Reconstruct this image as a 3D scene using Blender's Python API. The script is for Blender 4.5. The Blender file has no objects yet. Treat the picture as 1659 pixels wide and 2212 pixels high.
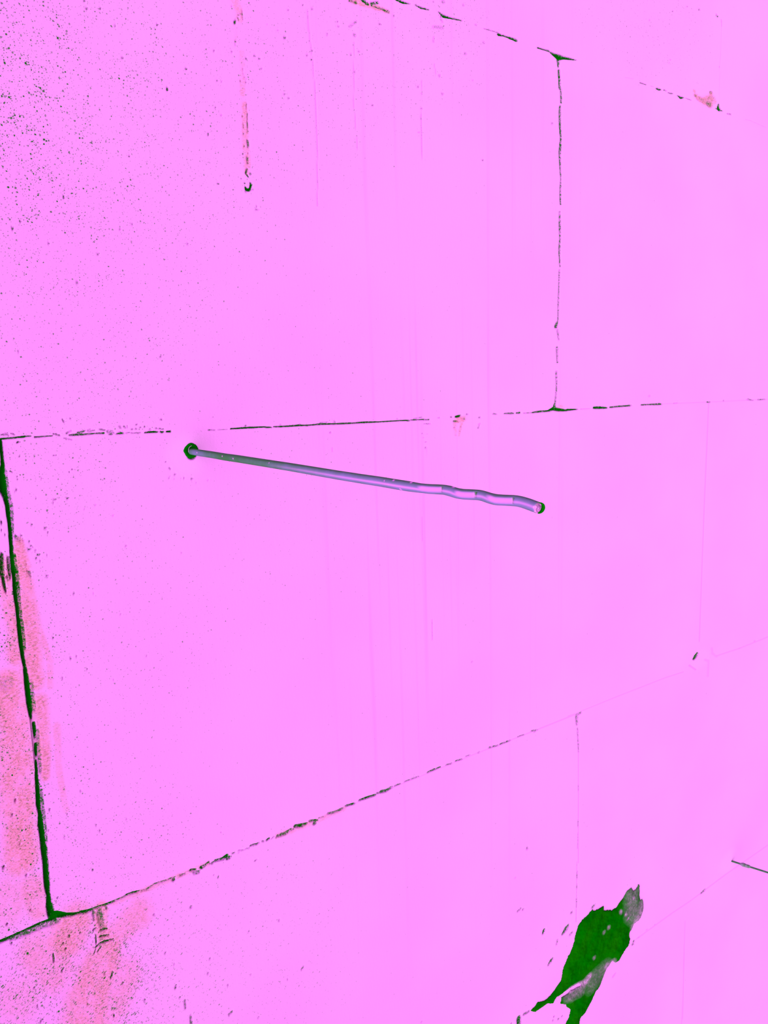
import bpy, math
import numpy as np
from mathutils import Vector, Matrix

# ------------------------------------------------------------------ camera
FW, FH = 1659.0, 2212.0
CX, CY, F = FW / 2, FH / 2, 1644.08           # principal point and focal length
VH = (3188.48, 780.19)                        # where the bed joints converge
VV = (1133.65, 11604.43)                      # where the upright joints converge
SC = 0.4138                                   # metres: distance of the first tie's hole from the camera
BASE = (412.0, 973.0)
ZB = 1.25                                     # height of that hole above ground

def unit(a):
    a = np.array(a, float)
    return a / np.linalg.norm(a)
hh = unit((VH[0] - CX, VH[1] - CY, F))
vv = unit((VV[0] - CX, VV[1] - CY, F))
nn = unit(np.cross(hh, vv))
R = np.array([hh, nn, -vv])                   # rows: world X, Y (into the wall), Z in camera axes (x right, y down, z ahead)
base_cam = np.array([BASE[0] - CX, BASE[1] - CY, F]) / F * SC
CAM = np.array([0, 0, ZB]) - R @ base_cam     # camera position, wall plane is y = 0

def ray(px, py):
    return R @ np.array([px - CX, py - CY, F])
def on_wall(px, py):                          # point of the wall seen at a pixel -> (x, z) in metres
    d = ray(px, py)
    t = -CAM[1] / d[1]
    return CAM[0] + d[0] * t, CAM[2] + d[2] * t

S = bpy.context.scene
cam = bpy.data.cameras.new('camera')
co = bpy.data.objects.new('camera', cam)
S.collection.objects.link(co)
right, up, back = R @ np.array([1, 0, 0]), R @ np.array([0, -1, 0]), R @ np.array([0, 0, -1])
co.matrix_world = Matrix([[right[i], up[i], back[i], CAM[i]] for i in range(3)] + [[0, 0, 0, 1]])
cam.sensor_fit = 'HORIZONTAL'
cam.sensor_width = 36
cam.lens = F * 36 / FW
cam.clip_start = 0.01
S.camera = co

S.view_settings.view_transform = 'Standard'
S.view_settings.look = 'None'
S.view_settings.exposure = 0
S.view_settings.gamma = 1
S.view_settings.use_curve_mapping = False

# ------------------------------------------------------------------ sky: soft, bright lobe added low on the camera's side to shade the tie
w = bpy.data.worlds.new('lobed_sky')
S.world = w
w.use_nodes = True
nt = w.node_tree
nt.nodes.clear()
tc = nt.nodes.new('ShaderNodeTexCoord')
dot = nt.nodes.new('ShaderNodeVectorMath'); dot.operation = 'DOT_PRODUCT'
sd = unit((-0.80, -0.52, -0.25))
dot.inputs[1].default_value = sd
mr = nt.nodes.new('ShaderNodeMapRange')
mr.interpolation_type = 'SMOOTHSTEP'
mr.inputs['From Min'].default_value = 0.25
mr.inputs['From Max'].default_value = 1.0
mr.inputs['To Min'].default_value = 0.08
mr.inputs['To Max'].default_value = 3.55
bg = nt.nodes.new('ShaderNodeBackground')
bg.inputs['Color'].default_value = (1, 1, 1, 1)
wo = nt.nodes.new('ShaderNodeOutputWorld')
nt.links.new(tc.outputs['Generated'], dot.inputs[0])
nt.links.new(dot.outputs['Value'], mr.inputs['Value'])
nt.links.new(mr.outputs['Result'], bg.inputs['Strength'])
nt.links.new(bg.outputs[0], wo.inputs['Surface'])

# ------------------------------------------------------------------ colours (linear)
PINK = (0.86, 0.243, 0.86, 1)
PINK_PALE = (0.86, 0.262, 0.86, 1)
SALMON = (0.86, 0.205, 0.50, 1)
GREEN = (0.0, 0.108, 0.0, 1)

# ------------------------------------------------------------------ node helper
class Nodes:
    def __init__(self, name):
        self.m = bpy.data.materials.new(name)
        self.m.use_nodes = True
        self.t = self.m.node_tree
        self.t.nodes.clear()
        self.out = self.t.nodes.new('ShaderNodeOutputMaterial')
    def n(self, kind, **kw):
        x = self.t.nodes.new('ShaderNode' + kind)
        for k, v in kw.items():
            setattr(x, k, v)
        return x
    def put(self, sock, v):
        if isinstance(v, bpy.types.NodeSocket):
            self.t.links.new(v, sock)
        else:
            sock.default_value = v
    def math(self, op, a, b=None, c=None, clamp=False):
        x = self.n('Math', operation=op, use_clamp=clamp)
        self.put(x.inputs[0], a)
        if b is not None: self.put(x.inputs[1], b)
        if c is not None: self.put(x.inputs[2], c)
        return x.outputs[0]
    def ramp(self, v, a, b, lo=0.0, hi=1.0):
        x = self.n('MapRange', interpolation_type='SMOOTHSTEP')
        self.put(x.inputs['Value'], v)
        x.inputs['From Min'].default_value = a; x.inputs['From Max'].default_value = b
        x.inputs['To Min'].default_value = lo; x.inputs['To Max'].default_value = hi
        return x.outputs['Result']
    def mix(self, f, a, b):
        x = self.n('Mix', data_type='RGBA')
        self.put(x.inputs[0], f); self.put(x.inputs[6], a); self.put(x.inputs[7], b)
        return x.outputs[2]
    def attr(self, name):
        return self.n('Attribute', attribute_name=name).outputs['Fac']
    def coords(self, scale=(1, 1, 1), rot=(0, 0, 0)):
        x = self.n('Mapping')
        self.put(x.inputs['Vector'], self.n('TexCoord').outputs['Object'])
        x.inputs['Scale'].default_value = scale
        x.inputs['Rotation'].default_value = rot
        return x.outputs[0]
    def noise(self, vec, scale, detail=3.0, rough=0.55):
        x = self.n('TexNoise')
        self.put(x.inputs['Vector'], vec)
        x.inputs['Scale'].default_value = scale
        x.inputs['Detail'].default_value = detail
        x.inputs['Roughness'].default_value = rough
        return x.outputs['Fac']
    def voronoi(self, vec, scale, rnd=1.0):
        x = self.n('TexVoronoi')
        self.put(x.inputs['Vector'], vec)
        x.inputs['Scale'].default_value = scale
        x.inputs['Randomness'].default_value = rnd
        return x.outputs['Distance'], x.outputs['Color']

LOWJ = on_wall(700, 1755)[1]
# ------------------------------------------------------------------ wall material
def wall_material():
    N = Nodes('aerated_block')
    gap, stain, pore, patch = N.attr('gap'), N.attr('stain'), N.attr('pore'), N.attr('patch')
    P = N.coords()
    fine = N.noise(P, 2000, 3, 0.6)
    mid = N.noise(P, 750, 4, 0.6)
    # open joint / hole / dark crumbs: traced depth broken up by grain
    wob = N.math('MULTIPLY', N.math('ADD', N.math('SUBTRACT', fine, 0.5), N.math('SUBTRACT', mid, 0.5)), 1.1)
    edge = N.math('MULTIPLY', gap, N.math('SUBTRACT', 1.25, gap))         # grain only bites where a joint is half open
    g = N.math('ADD', gap, N.math('MULTIPLY', N.math('MULTIPLY', wob, edge), 4.2))
    g = N.ramp(g, 0.06, 0.80)
    # air pores: one voronoi cell in a few is open, more where the face is coarse
    sp = N.n('SeparateXYZ'); N.put(sp.inputs[0], P)
    flat = N.n('CombineXYZ'); N.put(flat.inputs[0], sp.outputs[0]); N.put(flat.inputs[1], sp.outputs[2])
    warp = N.n('TexNoise'); N.put(warp.inputs['Vector'], P); warp.inputs['Scale'].default_value = 1700; warp.inputs['Detail'].default_value = 3
    ws = N.n('VectorMath', operation='MULTIPLY_ADD'); N.put(ws.inputs[0], warp.outputs['Color'])
    ws.inputs[1].default_value = (.0010, .0010, 0); N.put(ws.inputs[2], flat.outputs[0])
    def pores(scale, size, share, rot, stretch, off, dens):
        m0 = N.n('Mapping'); N.put(m0.inputs['Vector'], ws.outputs[0]); m0.inputs['Rotation'].default_value = (0, 0, rot)
        mp = N.n('Mapping'); N.put(mp.inputs['Vector'], m0.outputs[0]); mp.inputs['Scale'].default_value = stretch; mp.inputs['Location'].default_value = (off, off, 0)
        v = N.n('TexVoronoi', voronoi_dimensions='2D'); N.put(v.inputs['Vector'], mp.outputs[0]); v.inputs['Scale'].default_value = scale
        sep = N.n('SeparateColor'); N.put(sep.inputs[0], v.outputs['Color'])
        openc = N.math('LESS_THAN', sep.outputs[0], N.math('MULTIPLY', dens, share))
        rad = N.math('MULTIPLY_ADD', N.math('POWER', sep.outputs[1], 2.5), size * .75, size * .38)
        rad = N.math('MULTIPLY', rad, N.math('MULTIPLY_ADD', dens, .45, .72))
        inside = N.n('MapRange', interpolation_type='SMOOTHSTEP')
        N.put(inside.inputs['Value'], v.outputs['Distance']); N.put(inside.inputs['From Min'], N.math('MULTIPLY', rad, 0.45)); N.put(inside.inputs['From Max'], rad)
        inside.inputs['To Min'].default_value = 1; inside.inputs['To Max'].default_value = 0
        strength = N.math('MULTIPLY', N.math('MULTIPLY_ADD', sep.outputs[2], 0.7, 0.42), N.math('MULTIPLY_ADD', dens, .5, .62), clamp=True)
        return N.math('MULTIPLY', N.math('MULTIPLY', inside.outputs[0], openc), strength)
    low = N.ramp(sp.outputs[2], LOWJ - .012, LOWJ + .004, 1, 0)            # the lowest course was sawn on the skew
    high = N.math('SUBTRACT', 1.0, low)
    pore = N.math('MULTIPLY', pore, N.ramp(N.noise(P, 70, 3, .6), .30, .70, .55, 1.35))
    dh, dl = N.math('MULTIPLY', pore, high), N.math('MULTIPLY', pore, low)
    p1 = pores(560, 0.30, 0.62, 0.0, (1, 1, 1), 0.0, dh)
    p2 = pores(300, 0.16, 0.45, 0.4, (1, .8, 1), 3.1, pore)
    p3 = pores(860, 0.33, 0.60, -.5, (1, 1.4, 1), 7.7, dh)
    p4 = pores(580, 0.34, 0.80, -.60, (.62, 1.5, 1), 1.7, dl)
    p5 = pores(950, 0.34, 0.75, -.70, (.6, 1.4, 1), 5.2, dl)
    pr = N.math('MAXIMUM', N.math('MAXIMUM', p1, p2), N.math('MAXIMUM', p3, N.math('MAXIMUM', p4, p5)))
    pr = N.math('MULTIPLY', pr, N.math('SUBTRACT', 1.0, patch, clamp=True))
    # brown damp stain, mottled
    blotch = N.noise(N.coords((1, 1, 0.6)), 120, 5, 0.7)
    grit = N.noise(N.coords((.7, 1, 1.5), (0, -.7, 0)), 800, 5, 0.72)
    st = N.math('MULTIPLY', stain, N.math('MULTIPLY', N.ramp(blotch, 0.30, 0.62, 0.5, 1.2), N.ramp(grit, .38, .54, .40, 1.1)), clamp=True)
    soot = N.math('MULTIPLY', N.math('MULTIPLY', stain, N.ramp(grit, .47, .66)), N.ramp(blotch, .38, .62, .12, 1.1), clamp=True)
    # run marks down the face and saw texture
    run = N.noise(N.coords((1, 1, 0.012)), 170, 2, 0.5)
    run = N.ramp(run, 0.56, 0.74)
    cloud = N.noise(P, 9, 3, 0.5)
    base = N.mix(N.ramp(cloud, 0.3, 0.7), PINK, PINK_PALE)
    base = N.mix(N.math('MULTIPLY', run, N.math('MULTIPLY', N.attr('runs'), 0.8)), base, (0.84, 0.212, 0.86, 1))
    base = N.mix(N.math('MULTIPLY', patch, 0.6), base, (0.87, 0.285, 0.87, 1))
    base = N.mix(N.ramp(gap, .01, .13), base, (0.84, 0.200, 0.86, 1))      # closed joints keep a deeper pink line
    base = N.mix(st, base, SALMON)
    dark = N.math('MAXIMUM', N.math('MAXIMUM', g, pr), N.math('MULTIPLY', soot, .62))
    col = N.mix(dark, base, GREEN)
    # relief
    scratch = N.noise(N.coords((1.6, 1, 0.5), (0, 0.7, 0)), 420, 3, 0.6)
    h = N.math('MULTIPLY_ADD', pr, -0.6, N.math('MULTIPLY', N.math('ADD', fine, scratch), 0.25))
    b = N.n('Bump'); b.inputs['Strength'].default_value = 0.35; b.inputs['Distance'].default_value = 0.0006
    N.put(b.inputs['Height'], h)
    d = N.n('BsdfDiffuse'); N.put(d.inputs['Color'], col); N.put(d.inputs['Normal'], b.outputs[0]); d.inputs['Roughness'].default_value = 0.4
    N.put(N.out.inputs['Surface'], d.outputs[0])
    return N.m

# ------------------------------------------------------------------ traced marks of the wall: crop origin, zoom, points (x, y, half width), strength
CROPS = dict(A=(600, 0, 2.765), B=(1100, 50, 2.456), C=(1350, 0, 5.369), D=(0, 900, 3.687), E=(1080, 850, 2.865), Fq=(0, 1450, 3.511),
             G=(450, 0, 4.425), H=(350, 900, 3.687), I=(650, 850, 3.687), J=(0, 1700, 3.687), K=(600, 1400, 2.370), L=(1080, 1750, 2.865),
             M=(1200, 1350, 3.614), O=(0, 1900, 2.370), P=(0, 400, 2.765), Z=(0, 0, 1.0), Q=(400, 1780, 6.9125), R=(340, 860, 4.1475), T=(0, 930, 5.98), V=(0, 900, 4.1475))
GAPS = [
 # bed joint at the top
 ('A', 1, [(700,-8,5),(745,12,8),(790,22,2)]), ('A', .95, [(825,30,2),(855,45,6),(905,58,3)]),
 ('A', 1, [(965,72,3),(990,95,9),(1040,108,5),(1100,122,3)]), ('A', .35, [(975,100,5),(985,130,6)]), ('A', .25, [(930,160,8),(985,165,10)]), ('A', .2, [(932,220,5),(932,250,6)]),
 ('A', .5, [(1235,170,2),(1320,195,3)]), ('A', 1, [(1320,206,7),(1350,212,4),(1425,240,8)]), ('A', .8, [(1555,284,3),(1620,303,4)]),
 ('B', .95, [(150,130,2),(215,150,3),(235,165,7),(262,180,15),(290,183,8),(355,195,2)]), ('B', .7, [(262,192,10),(262,230,4)]),
 ('C', .65, [(180,957,6),(250,982,5)]), ('C', .3, [(300,995,3),(330,1003,3)]), ('C', .85, [(372,1028,8),(395,1035,13),(420,1040,6)]),
 ('C', .5, [(455,1042,7),(480,1052,6)]), ('C', .6, [(500,1072,4),(530,1082,8),(560,1085,3)]), ('C', .95, [(612,1105,3),(650,1132,14),(685,1130,4)]),
 ('C', .45, [(700,1135,3),(770,1162,5)]), ('C', .9, [(1090,1205,5),(1088,1245,16),(1095,1268,20)]), ('C', .7, [(1060,1258,6),(1095,1270,9),(1130,1287,4)]),
 ('C', .35, [(1190,1318,8),(1225,1325,10)]), ('C', .1, [(1400,1385,4),(1460,1400,4),(1640,1480,4)]), ('C', .12, [(0,897,3),(100,912,3)]),
 ('C', .5, [(980,1205,38)]), ('C', .42, [(1000,1075,20)]), ('C', .42, [(822,1108,18)]), ('C', .3, [(850,1140,26),(930,1175,34),(1010,1140,34)]),
 ('C', .6, [(1062,172,8),(1078,190,9)]), ('C', .5, [(557,130,9)]), ('C', .6, [(866,110,9)]), ('C', .5, [(290,232,7)]), ('C', .4, [(720,72,6)]),
 ('C', .35, [(820,398,6)]), ('C', .4, [(1097,772,6)]), ('C', .4, [(525,690,6)]), ('C', .35, [(520,728,6)]), ('C', .22, [(1120,230,5),(1122,300,4)]),
 ('C', .08, [(1122,300,5),(1110,600,5),(1100,780,4),(1095,1190,4)]),
 # upright joint of the top course
 ('B', .75, [(266,252,7),(268,300,6),(270,345,6)]), ('B', .6, [(276,350,5),(277,420,5)]), ('B', .68, [(272,440,5),(270,480,6),(272,550,6),(276,610,5),(270,690,7)]),
 ('B', .55, [(270,700,6),(273,770,5),(275,820,3),(273,900,5),(274,960,4)]), ('B', .55, [(270,1000,4),(270,1080,6),(271,1140,4),(267,1200,5),(271,1290,3)]),
 ('B', .42, [(268,1310,4),(265,1400,4),(262,1500,4),(260,1590,4)]), ('B', .7, [(250,1610,9),(255,1590,6)]), ('B', .35, [(258,1630,6),(264,1680,4)]),
 ('B', .45, [(255,1720,6),(257,1800,4)]), ('B', .42, [(252,1850,6),(253,1930,4),(247,2000,5),(245,2030,6)]), ('B', .35, [(228,532,5)]),
 ('B', .95, [(205,2057,3),(235,2046,9),(262,2050,9),(300,2054,5),(345,2050,3)]), ('B', .9, [(243,2020,4),(240,2045,9)]), ('B', .5, [(150,2060,4),(205,2057,3)]),
 # bed joint in the middle
 ('D', 1, [(-80,182,6),(0,178,7),(60,172,6),(120,168,6),(180,160,7),(250,153,3)]), ('D', .9, [(278,162,5),(360,156,5),(420,152,4)]), ('D', .55, [(430,137,4),(480,150,5)]),
 ('D', .5, [(10,145,4),(60,130,6),(70,150,5)]), ('D', .5, [(100,135,4),(120,145,4)]), ('D', .8, [(555,146,5),(620,143,8),(700,138,6),(760,134,5),(830,131,6)]),
 ('D', .5, [(535,130,5),(560,115,4)]), ('D', .45, [(640,125,6),(680,115,5)]), ('D', .3, [(700,110,8),(720,100,6)]), ('D', .3, [(740,105,5)]), ('D', .35, [(800,100,5),(835,105,5)]),
 ('D', .4, [(880,120,6),(910,130,8)]), ('D', .35, [(950,120,5),(1000,130,5)]), ('D', .35, [(960,75,6)]), ('D', .8, [(145,203,7)]), ('D', .35, [(510,170,4),(575,182,5)]),
 ('D', .45, [(1050,130,4)]), ('D', .35, [(1060,95,5)]), ('D', .6, [(1005,128,2),(1100,128,3)]),
 ('H', 1, [(42,119,6),(68,117,8)]), ('H', .8, [(0,122,5),(15,121,6)]), ('H', .5, [(370,105,4),(420,106,5)]), ('H', .3, [(450,103,4),(520,100,3)]),
 ('H', 1, [(550,96,4),(640,90,6),(730,86,7),(800,82,5),(875,86,4)]), ('H', .95, [(890,80,4),(1000,76,6),(1100,69,6),(1170,67,3)]),
 ('H', .4, [(670,72,9)]), ('H', .4, [(945,65,8)]), ('H', .5, [(1100,62,8)]), ('H', .4, [(1210,60,7)]), ('H', .35, [(1375,30,5),(1375,45,9)]), ('H', .35, [(1260,48,5),(1320,42,5)]),
 ('I', .9, [(0,255,5),(60,254,5),(160,243,6),(260,242,6),(400,236,5)]), ('I', .9, [(400,236,4),(500,230,7),(620,226,5),(800,214,4),(865,215,5)]),
 ('I', .7, [(880,210,4),(960,208,5),(1025,207,4)]), ('I', .35, [(900,200,5),(965,188,4)]), ('I', .35, [(770,200,6)]), ('I', .4, [(980,240,3),(1030,240,4)]),
 ('I', .4, [(1100,192,6)]), ('I', .6, [(1200,186,7)]), ('I', .85, [(1240,184,9),(1270,178,9)]), ('I', .35, [(1300,200,12)]), ('I', .5, [(1222,220,8),(1260,222,6)]),
 ('I', .3, [(1225,270,8)]), ('I', .35, [(1275,265,6)]), ('I', .3, [(1265,300,6)]), ('I', .25, [(1235,330,6)]), ('I', .45, [(1325,165,7)]), ('I', .4, [(1425,190,8)]), ('I', .35, [(1425,238,5),(1415,276,5)]),
 ('I', .4, [(1535,160,6),(1560,165,5)]), ('I', .35, [(1630,158,4),(1655,156,4)]), ('I', .5, [(237,310,7)]), ('I', .2, [(250,430,4),(252,460,4)]), ('I', .4, [(968,318,4)]), ('I', .35, [(1005,322,4)]),
 ('I', .3, [(975,350,4)]), ('I', .4, [(997,385,5)]), ('I', .5, [(997,430,6)]), ('I', .2, [(1000,440,3),(1001,540,3)]), ('I', .15, [(967,980,4),(970,1170,4)]), ('I', .2, [(1048,1800,3),(1048,1960,3)]),
 ('E', .6, [(30,124,3),(75,122,6),(85,123,4)]), ('E', .6, [(105,120,5),(120,119,7)]), ('E', .4, [(150,121,3),(205,118,3)]), ('E', .8, [(205,117,4),(250,111,6),(310,107,5)]),
 ('E', .9, [(420,100,6),(480,98,3)]), ('E', .15, [(500,96,4),(560,93,3)]), ('E', .9, [(585,88,7),(620,87,8),(660,89,5)]), ('E', .7, [(685,85,5),(730,80,5),(810,74,5)]),
 ('E', .7, [(880,70,5),(920,68,4),(985,65,7),(1000,66,4)]), ('E', .3, [(1080,60,4),(1100,58,3)]), ('E', .5, [(1285,53,5),(1300,53,5)]), ('E', .35, [(1385,44,5)]),
 ('E', .08, [(1000,64,4),(1300,52,4),(1659,34,4)]), ('E', .4, [(1535,35,6),(1565,42,4)]), ('E', .4, [(1600,37,5),(1640,36,4)]), ('E', .15, [(925,15,8)]),
 # upright joint on the left
 ('D', 1, [(5,190,12),(15,300,12),(22,380,14),(18,450,24),(22,520,30),(32,590,28),(45,640,19),(60,700,17),(68,780,16),(78,850,15),(82,920,14),(88,1000,14),(95,1100,15),(105,1200,17),(115,1300,15),(122,1400,16),(135,1500,14),(145,1600,14),(158,1700,17),(168,1800,17),(180,1900,14),(195,1980,12)]),
 ('D', .45, [(48,430,10),(70,600,12),(95,720,14),(100,850,12),(105,930,8)]), ('D', .4, [(125,945,8),(190,985,8)]),
 ('D', .6, [(120,1100,10),(140,1280,14),(150,1430,14),(165,1600,16),(185,1750,18),(195,1850,14)]), ('D', .5, [(235,1235,10),(245,1270,6)]),
 ('D', .6, [(15,1100,14),(15,1200,18),(30,1330,12),(45,1390,8)]), ('D', .5, [(70,1120,10),(75,1230,14),(80,1290,8)]), ('D', .4, [(10,840,10)]),
 ('D', .22, [(60,2120,60)]),
 ('Fq', 1, [(190,-20,14),(205,80,19),(215,170,20),(225,250,20),(232,320,14),(238,365,6)]), ('Fq', 1, [(256,395,11),(263,440,13),(265,500,8)]),
 ('Fq', 1, [(273,555,12),(272,600,12),(276,640,10)]), ('Fq', 1, [(273,680,8),(276,740,11),(278,800,13),(287,900,16),(292,1000,18),(298,1050,14)]),
 ('Fq', 1, [(303,1070,14),(310,1150,22),(322,1250,20),(335,1350,22),(345,1450,20),(352,1550,22),(360,1640,20),(363,1680,14)]), ('Fq', 1, [(368,1700,16),(372,1770,22),(380,1800,26)]),
 ('Fq', .5, [(240,80,16),(250,200,16),(262,290,14)]), ('Fq', .4, [(285,450,14),(300,640,16),(310,760,12)]), ('Fq', .5, [(315,900,12),(325,1020,12),(340,1150,14),(352,1300,12)]),
 # corner and lower bed joint
 ('Fq', 1, [(383,1815,26),(395,1850,26),(440,1848,24),(500,1850,14),(560,1843,10),(630,1828,7)]),
 ('Fq', 1, [(420,1875,16),(365,1888,14),(300,1912,14),(240,1940,14),(150,1982,14),(90,2008,14),(0,2048,16),(-60,2075,14)]),
 ('Fq', .5, [(450,1885,18),(400,1903,22),(330,1925,20),(200,1985,18),(90,2030,12)]),
 ('J', .85, [(640,1000,12),(700,990,13),(760,965,10),(850,935,9),(910,910,6)]), ('J', .7, [(900,912,8),(960,888,6),(1010,862,6)]), ('J', .9, [(1005,860,6),(1060,842,8),(1110,828,6)]),
 ('J', .5, [(1110,828,5),(1170,815,8),(1230,772,6),(1300,750,6),(1400,715,5)]), ('J', .7, [(1385,738,14)]), ('J', .55, [(1440,702,10),(1480,690,6)]), ('J', .7, [(1520,662,9),(1560,658,8)]),
 ('J', .55, [(1545,680,8),(1590,670,8)]), ('J', .7, [(1600,640,9),(1640,620,9),(1665,598,8)]),
 ('K', .65, [(0,962,7),(40,948,9),(70,928,6)]), ('K', .8, [(90,912,8),(120,908,9),(150,898,5)]), ('K', .6, [(165,885,6),(205,880,6)]), ('K', .7, [(190,897,9)]),
 ('K', .3, [(210,870,4),(240,860,4)]), ('K', .55, [(260,846,6),(290,840,6),(335,820,6)]), ('K', .65, [(350,807,5),(395,795,5)]), ('K', .8, [(420,778,4),(450,768,6),(500,752,5)]),
 ('K', .6, [(510,742,5),(520,740,4)]), ('K', .65, [(530,735,8),(555,730,8),(585,712,6)]), ('K', .5, [(600,705,4),(630,693,3)]), ('K', .4, [(650,683,3),(690,668,4),(725,655,3)]),
 ('K', .6, [(770,635,4),(800,622,5),(835,608,3)]), ('K', .5, [(865,597,3),(890,590,4)]), ('K', .5, [(910,578,3),(945,568,4)]), ('K', .35, [(965,553,3),(985,546,3)]),
 ('K', .3, [(1030,533,6)]), ('K', .45, [(1085,508,5),(1130,497,4)]), ('K', .55, [(1140,492,4),(1190,472,4)]), ('K', .4, [(1230,453,3),(1260,443,3)]), ('K', .4, [(1300,423,4),(1330,418,4)]), ('K', .35, [(1316,427,5)]),
 ('K', .1, [(0,960,4),(500,750,3),(1000,545,3),(1300,428,4),(1530,336,4)]), ('M', .09, [(95,710,4),(160,690,5),(205,670,4),(500,550,5),(860,410,5),(1000,365,5)]),
 ('M', .09, [(1250,243,6),(1440,180,6),(1659,92,6)]), ('M', .2, [(1440,180,5)]), ('M', .22, [(1555,125,7)]), ('M', .12, [(1045,315,8),(1095,348,6)]), ('M', .08, [(1220,180,10),(1225,220,10),(1260,248,8)]),
 ('M', .08, [(1165,270,10),(1195,280,10),(1190,400,10)]),
 # dark hole by the far joint
 ('M', .85, [(1083,262,11),(1095,243,14),(1108,222,10)]),
 # lower bed joint, middle stretch
 ('Q', .35, [(0,725,7),(80,690,6)]), ('Q', .85, [(90,685,10),(150,680,14)]), ('Q', .35, [(140,745,14),(210,720,22)]), ('Q', .8, [(240,630,8),(248,660,16)]), ('Q', .4, [(260,660,8),(310,635,6)]), ('Q', .75, [(318,605,10),(345,575,12)]),
 ('Q', .4, [(370,590,10),(420,590,10)]), ('Q', .75, [(400,578,9),(440,560,12)]), ('Q', .75, [(450,548,16),(540,525,20),(580,515,22)]), ('Q', 1, [(580,505,22),(625,480,28)]), ('Q', .7, [(640,500,34),(665,500,24)]),
 ('Q', .7, [(675,500,8),(700,480,5)]), ('Q', .75, [(710,440,9),(745,425,7)]), ('Q', .4, [(805,390,10),(850,388,10)]), ('Q', .3, [(805,425,12)]), ('Q', .4, [(870,388,7),(920,365,8),(965,355,9)]), ('Q', .8, [(978,325,9),(1030,305,9),(1070,298,12),(1110,280,8)]),
 ('Q', .5, [(1150,252,9),(1180,258,12)]), ('Q', .95, [(1220,238,12),(1255,218,14)]), ('Q', .4, [(1290,220,8),(1330,185,8)]), ('Q', .75, [(1366,200,10)]), ('Q', .45, [(1375,180,14),(1430,160,16)]), ('Q', .62, [(1440,148,18),(1500,150,18)]), ('Q', .45, [(1530,120,14),(1580,90,14),(1625,75,12)]),
 ('Q', .5, [(1045,550,9),(1068,532,8)]), ('Q', .4, [(495,800,12),(505,770,8)]), ('Q', .4, [(540,120,8)]), ('Q', .35, [(425,765,6),(440,750,5)]), ('Q', .35, [(1488,610,8)]),
 # crumbs along the top of the middle bed joint
 ('V', 0.55, [(30,160,7),(70,158,7)]),
 ('V', 0.45, [(100,150,5),(125,152,5)]),
 ('V', 0.5, [(600,148,8),(640,128,6)]),
 ('V', 0.55, [(700,145,9),(760,128,9)]),
 ('V', 0.45, [(800,130,6),(850,122,6)]),
 ('V', 0.5, [(900,112,7),(940,120,8)]),
 ('V', 0.4, [(970,130,14),(1010,135,12)]),
 ('V', 0.4, [(1075,85,9),(1085,100,8)]),
 ('V', 0.45, [(1110,85,6),(1125,95,6)]),
 ('V', 0.4, [(1140,80,5),(1145,98,5)]),
 ('V', 0.55, [(1186,112,7),(1190,112,7)]),
 ('V', 0.5, [(1230,68,6),(1225,72,5)]),
 ('V', 0.4, [(1220,105,6),(1222,112,6)]),
 ('V', 0.45, [(1258,96,6),(1262,96,6)]),
 ('V', 0.5, [(1298,88,7),(1300,92,6)]),
 ('V', 0.5, [(1400,103,6),(1405,106,6)]),
 ('V', 0.45, [(1425,105,7),(1470,112,4)]),
 ('V', 0.35, [(1345,110,8),(1350,118,8)]),
 ('V', 0.5, [(985,157,7),(1010,157,6)]),
 ('V', 0.6, [(1050,153,7),(1110,150,7)]),
 ('V', 0.5, [(1180,146,5),(1195,146,5)]),
 ('V', 0.5, [(1235,146,6),(1260,142,6)]),
 ('V', 0.95, [(1300,142,5),(1360,137,8)]),
 ('V', 0.95, [(1360,137,8),(1415,136,7)]),
 ('V', 0.8, [(1440,133,6),(1455,142,6)]),
 ('V', 0.7, [(1468,130,4),(1462,142,4)]),
 ('V', 0.5, [(500,155,6),(540,168,6)]),
 ('V', 0.4, [(480,155,7),(510,152,6)]),
 ('V', 0.5, [(560,22,5),(575,45,8)]),
 ('V', 0.5, [(1448,25,8),(1452,25,7)]),
 ('V', 0.35, [(630,15,6),(635,18,6)]),
 # specks round the filler ring
 ('R', .5, [(106,622,5),(120,634,4)]), ('R', .6, [(160,680,7)]), ('R', .5, [(105,710,6),(116,704,4)]), ('R', .5, [(240,720,6)]), ('R', .45, [(305,725,5),(318,724,4)]), ('R', .45, [(348,763,5)]), ('R', .4, [(148,728,5)]), ('R', .4, [(76,570,7)]),
 ('R', .45, [(477,738,5)]), ('R', .3, [(452,735,5)]), ('R', .6, [(38,190,7)]), ('R', .3, [(100,668,5)]), ('R', .35, [(213,715,4)]), ('R', .3, [(500,168,5)]),
 # chips beside the open joint on the left
 ('T', .85, [(218,158,6),(238,148,10),(262,148,4)]), ('T', .5, [(250,340,6),(258,325,5)]), ('T', .45, [(125,520,5),(165,538,5)]), ('T', .5, [(225,592,7)]), ('T', .5, [(230,625,8)]), ('T', .6, [(232,756,8),(208,764,7)]), ('T', .5, [(193,795,6)]),
 ('T', .6, [(468,878,7)]), ('T', .7, [(675,886,4),(700,882,8),(722,884,4)]), ('T', .5, [(690,936,7)]), ('T', .5, [(755,937,8)]), ('T', .5, [(845,888,4),(885,870,8)]), ('T', .5, [(238,947,8)]), ('T', .9, [(384,1438,10)]), ('T', .8, [(165,1362,8),(215,1362,5)]),
 ('T', .5, [(205,1385,12),(270,1425,9)]), ('T', .6, [(255,1350,7),(295,1364,7)]), ('T', .5, [(400,1490,7),(430,1503,7)]), ('T', .5, [(360,1537,5),(405,1537,6)]), ('T', .5, [(440,1535,5),(465,1542,9)]), ('T', .5, [(503,1530,8)]), ('T', .5, [(380,1568,6),(420,1566,5)]),
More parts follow.
